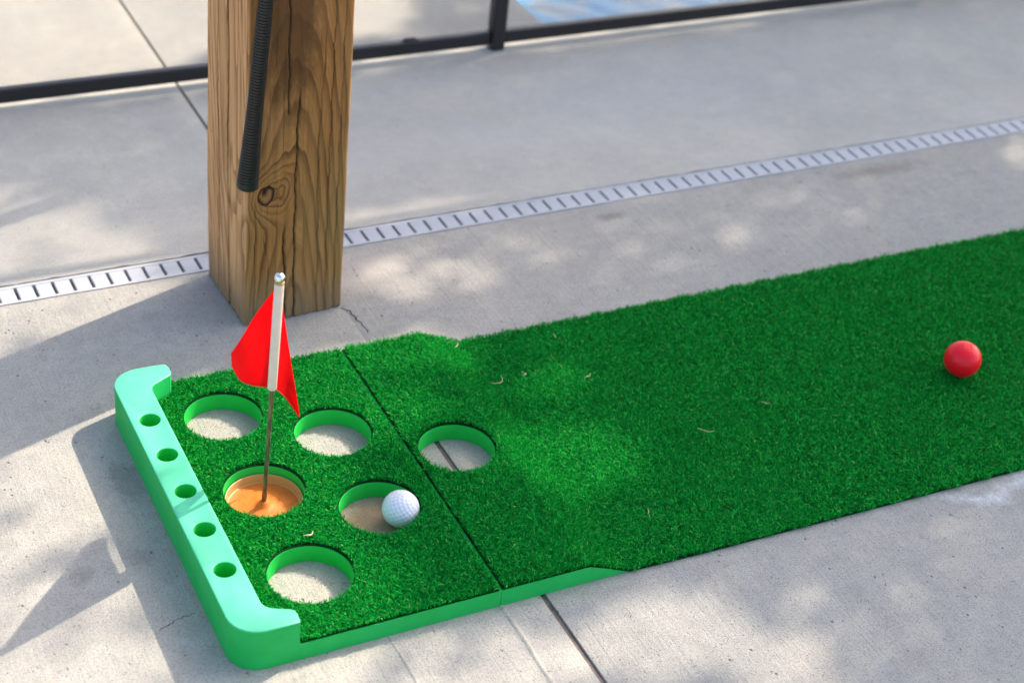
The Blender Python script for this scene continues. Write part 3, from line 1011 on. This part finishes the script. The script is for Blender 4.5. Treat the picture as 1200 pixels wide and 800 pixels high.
M_BALL = t.done((.70, .70, .74), .25, .5, **{'Coat Weight': .3, 'Coat Roughness': .15})
t = NT('red_ball_urethane')
M_RBALL = t.done((.95, .004, .018), .32, .35, **{'Coat Weight': .05, 'Coat Roughness': .25})
o = golf_ball('golf_ball', 0.02135, 260, .024, M_BALL, (.1347, -.0782, .02135 + .0003), (.4, .3, .9))
tag(o, 'white dimpled golf ball resting in a cup hole of the foam board', 'ball')
o = golf_ball('golf_ball', .0243, 330, .010, M_RBALL, (.9490, -.0575, .0072 + .0243), (.2, .7, .1))
tag(o, 'bright red ball lying alone on the turf runner', 'ball')

# ------------------------------------------------------------------ putter hanging grip-down on the post
t = NT('black_rubber_grip')
M_GRIP = t.done((.007, .0068, .0068), .40, .5, t.bump(t.noise(t.pos(), 700, 3), .3, .0004))
t = NT('steel_shaft')
M_STEEL = t.done((.55, .55, .57), .22, .5, None, 1.0)
putter = thing('putter', 'golf club hanging upside down along the timber post with black ribbed grip', 'golf club', (.0918, .3275, .2195))
g0 = Vector((0, 0, 0))
gt = Vector((.1135, .3325, .4605)) - Vector((.0918, .3275, .2195))
gd = gt.normalized()
prof = [(g0 + gd * -.0022, .0085), (g0 + gd * -.0016, .0118), (g0, .0130), (g0 + gd * .0015, .0136)]
def grip_r(s):
    return .0096 + .0040 * max(0, 1 - s / .115) ** 1.25 - .0012 * max(0, (s - .18) / .1)
s = .006
while s < .275:
    R_ = grip_r(s)
    prof += [(g0 + gd * s, R_), (g0 + gd * (s + .0022), R_), (g0 + gd * (s + .0026), R_ - .0009), (g0 + gd * (s + .0036), R_ - .0009)]
    s += .0038
prof.append((g0 + gd * s, grip_r(s)))
o = link('grip', lathe(gd, prof, 28), M_GRIP, putter)
shade_auto(o, 60)
link('cap_button', lathe(gd, [(g0 + gd * -.0030, .0030), (g0 + gd * -.0020, .0050)], 16), M_BLACK, putter)
L0 = .27
link('shaft', lathe(gd, [(g0 + gd * L0, .0058), (g0 + gd * .60, .0052), (g0 + gd * .82, .0047)], 16), M_STEEL, putter, True)
hd = g0 + gd * .82
hm = box_mesh(.105, .022, .024, .004)
o = link('head', hm, M_STEEL, putter)
o.location = hd + Vector((.028, 0, -.004))
# the peg it hangs from
peg = link('wall_hook', lathe(None, [((.186, .352, 1.012), .004), ((.186, .332, 1.008), .004), ((.186, .306, 1.008), .004), ((.186, .300, 1.016), .004), ((.186, .298, 1.030), .0035)], 10), M_BLACK, None, True)
tag(peg, 'black metal hook on the post that holds up the hanging golf club', 'hook')

# ------------------------------------------------------------------ shade tree towards the sun
t = NT('tree_leaf')
lc = t.ramp(t.noise(t.pos(), 3, 3), [(.3, (.035, .085, .018)), (.7, (.075, .14, .03))])
t.done(lc, .5, .4)
tr = t.n('ShaderNodeBsdfTranslucent')
t.l(lc, tr.inputs['Color'])
mx = t.n('ShaderNodeMixShader')
mx.inputs[0].default_value = .35
t.l(t.b.outputs[0], mx.inputs[1])
t.l(tr.outputs[0], mx.inputs[2])
t.l(mx.outputs[0], t.out.inputs['Surface'])
M_LEAF = t.m
t = NT('tree_bark')
M_BARK = t.done(t.ramp(t.noise(t.pos((6, 6, 1)), 4, 5, .7), [(.3, (.06, .045, .03)), (.7, (.14, .11, .08))]), .9, .2, t.bump(t.noise(t.pos((8, 8, 1)), 4, 5, .7), .8, .03))
tree = thing('shade_tree', 'leafy shade tree standing beyond the end of the turf runner', 'tree', (4.9, 2.4, -.2))
TB = Vector((4.9, 2.4, -.2))
def limb(a, b, r0, r1, bend):
    pts = []
    a, b = Vector(a), Vector(b)
    for k in range(8):
        u = k / 7
        p = a.lerp(b, u) + Vector(bend) * math.sin(math.pi * u) + Vector(rng.normal(0, .03, 3).tolist()) * (0 < k < 7)
        pts.append((p, r0 + (r1 - r0) * u))
    return link('limb', lathe(None, pts, 12), M_BARK, tree, True)
tk = link('trunk', lathe(None, [((0, 0, 0), .24), ((.01, 0, .12), .19), ((.03, .02, .8), .16), ((0, .05, 1.3), .145), ((-.08, .02, 2.0), .12), ((-.12, 0, 2.9), .09)], 16), M_BARK, tree, True)
for b, bd in (((-1.5, -.9, 2.9), (0, 0, .2)), ((-1.0, -1.7, 3.0), (0, 0, .2)), ((-1.3, .5, 3.1), (0, 0, .2)), ((.5, .6, 3.1), (0, 0, .2)), ((.3, -1.0, 3.1), (0, 0, .2)), ((-.3, .2, 3.3), (.1, 0, 0))):
    limb((-.08, .02, 2.0 + rng.uniform(-.4, .5)), b, .075, .018, bd)

# crown: unseen leaf blades with gaps shaped to place the sun patches
CLEAR = [  # (ground x, ground y, radius x, radius y, openness) of the gaps as the sun sees them
    (-.62, -.12, .50, .95, .955), (-.25, .50, .28, .25, .97),
    (-.04, .13, .16, .12, 1), (.235, .20, .12, .06, 1), (.105, .085, .12, .055, 1), (-.03, -.02, .11, .08, 1), (-.05, -.19, .11, .11, 1),
    (.345, -.045, .10, .07, 1), (.41, .10, .05, .035, .9), (.33, -.345, .10, .060, 1), (.10, -.33, .16, .05, .93), (.42, -.41, .07, .05, .95), (.72, -.345, .10, .05, .5),
    (.42, .555, .11, .025, 1), (.42, .40, .14, .06, .8), (.62, .33, .09, .06, .5), (.92, .37, .10, .06, .55), (1.10, .36, .06, .04, .4), (1.55, .42, .10, .06, .9),
    (.02, 1.30, .42, .22, 1), (.58, 1.30, .14, .17, 1), (.15, 1.03, .5, .03, .95), (.55, 1.02, .3, .03, .9), (.95, 1.02, .25, .03, .95), (1.25, 1.02, .2, .03, .9),
    (1.3, 1.6, .4, .2, 1), (.9, 1.35, .2, .08, 1)]
def clearing(gx, gy):
    m = np.zeros_like(gx)
    for x, y, a, b_, w in CLEAR:
        m = np.maximum(m, w * np.clip((1.35 - np.sqrt(((gx - x) / a) ** 2 + ((gy - y) / b_) ** 2)) * 3, 0, 1))
    return m
SL = Vector((1.03, .37))
def crown(n):
    gx = rng.uniform(-1.0, 2.8, n)
    gy = rng.uniform(-1.3, 2.6, n)
    z = rng.uniform(2.3, 3.2, n)
    keep = rng.random(n) > clearing(gx, gy)
    # looser foliage over the target end, clumps elsewhere
    cl_ = .5 + .5 * np.sin(gx * 5.1 + 2 * np.sin(gy * 3.3)) * np.sin(gy * 4.7 + 1.5 * np.sin(gx * 2.9))
    keep &= rng.random(n) < (.72 + .28 * cl_)
    keep &= ((gx - .9) / 1.9) ** 2 + ((gy - .65) / 1.95) ** 2 < 1.0 + .12 * np.sin(9 * np.arctan2(gy - .65, gx - .9))
    # extra leaves added to deepen the shade on the runner's turf
    keep |= (gx > .50) & (gx < 1.5) & (np.abs(gy + .01) < .22) & (rng.random(n) < .97)
    gx, gy, z = gx[keep], gy[keep], z[keep]
    bx = rng.random(9000)
    gx = np.concatenate([gx, .50 + bx * 1.1]); gy = np.concatenate([gy, rng.normal(0, .11, 9000) + .0]); z = np.concatenate([z, rng.uniform(2.3, 2.7, 9000)])
    n = len(gx)
    c0 = np.stack([gx + 1.10 * z, gy + .395 * z, z], 1) - np.array(TB)
    a = rng.normal(size=(n, 3)); a /= np.linalg.norm(a, axis=1, keepdims=True)
    b_ = np.cross(a, rng.normal(size=(n, 3))); b_ /= np.linalg.norm(b_, axis=1, keepdims=True)
    Ls = rng.uniform(.020, .034, n)[:, None]
    Ws = Ls * .45
    V = np.stack([c0 - a * Ls, c0 - b_ * Ws - a * Ls * .15, c0 + a * Ls, c0 + b_ * Ws - a * Ls * .15], 1).reshape(-1, 3)
    F = np.arange(n * 4).reshape(-1, 4)
    return mesh_from(V.tolist(), F.tolist())
o = link('crown', crown(140000), M_LEAF, tree)
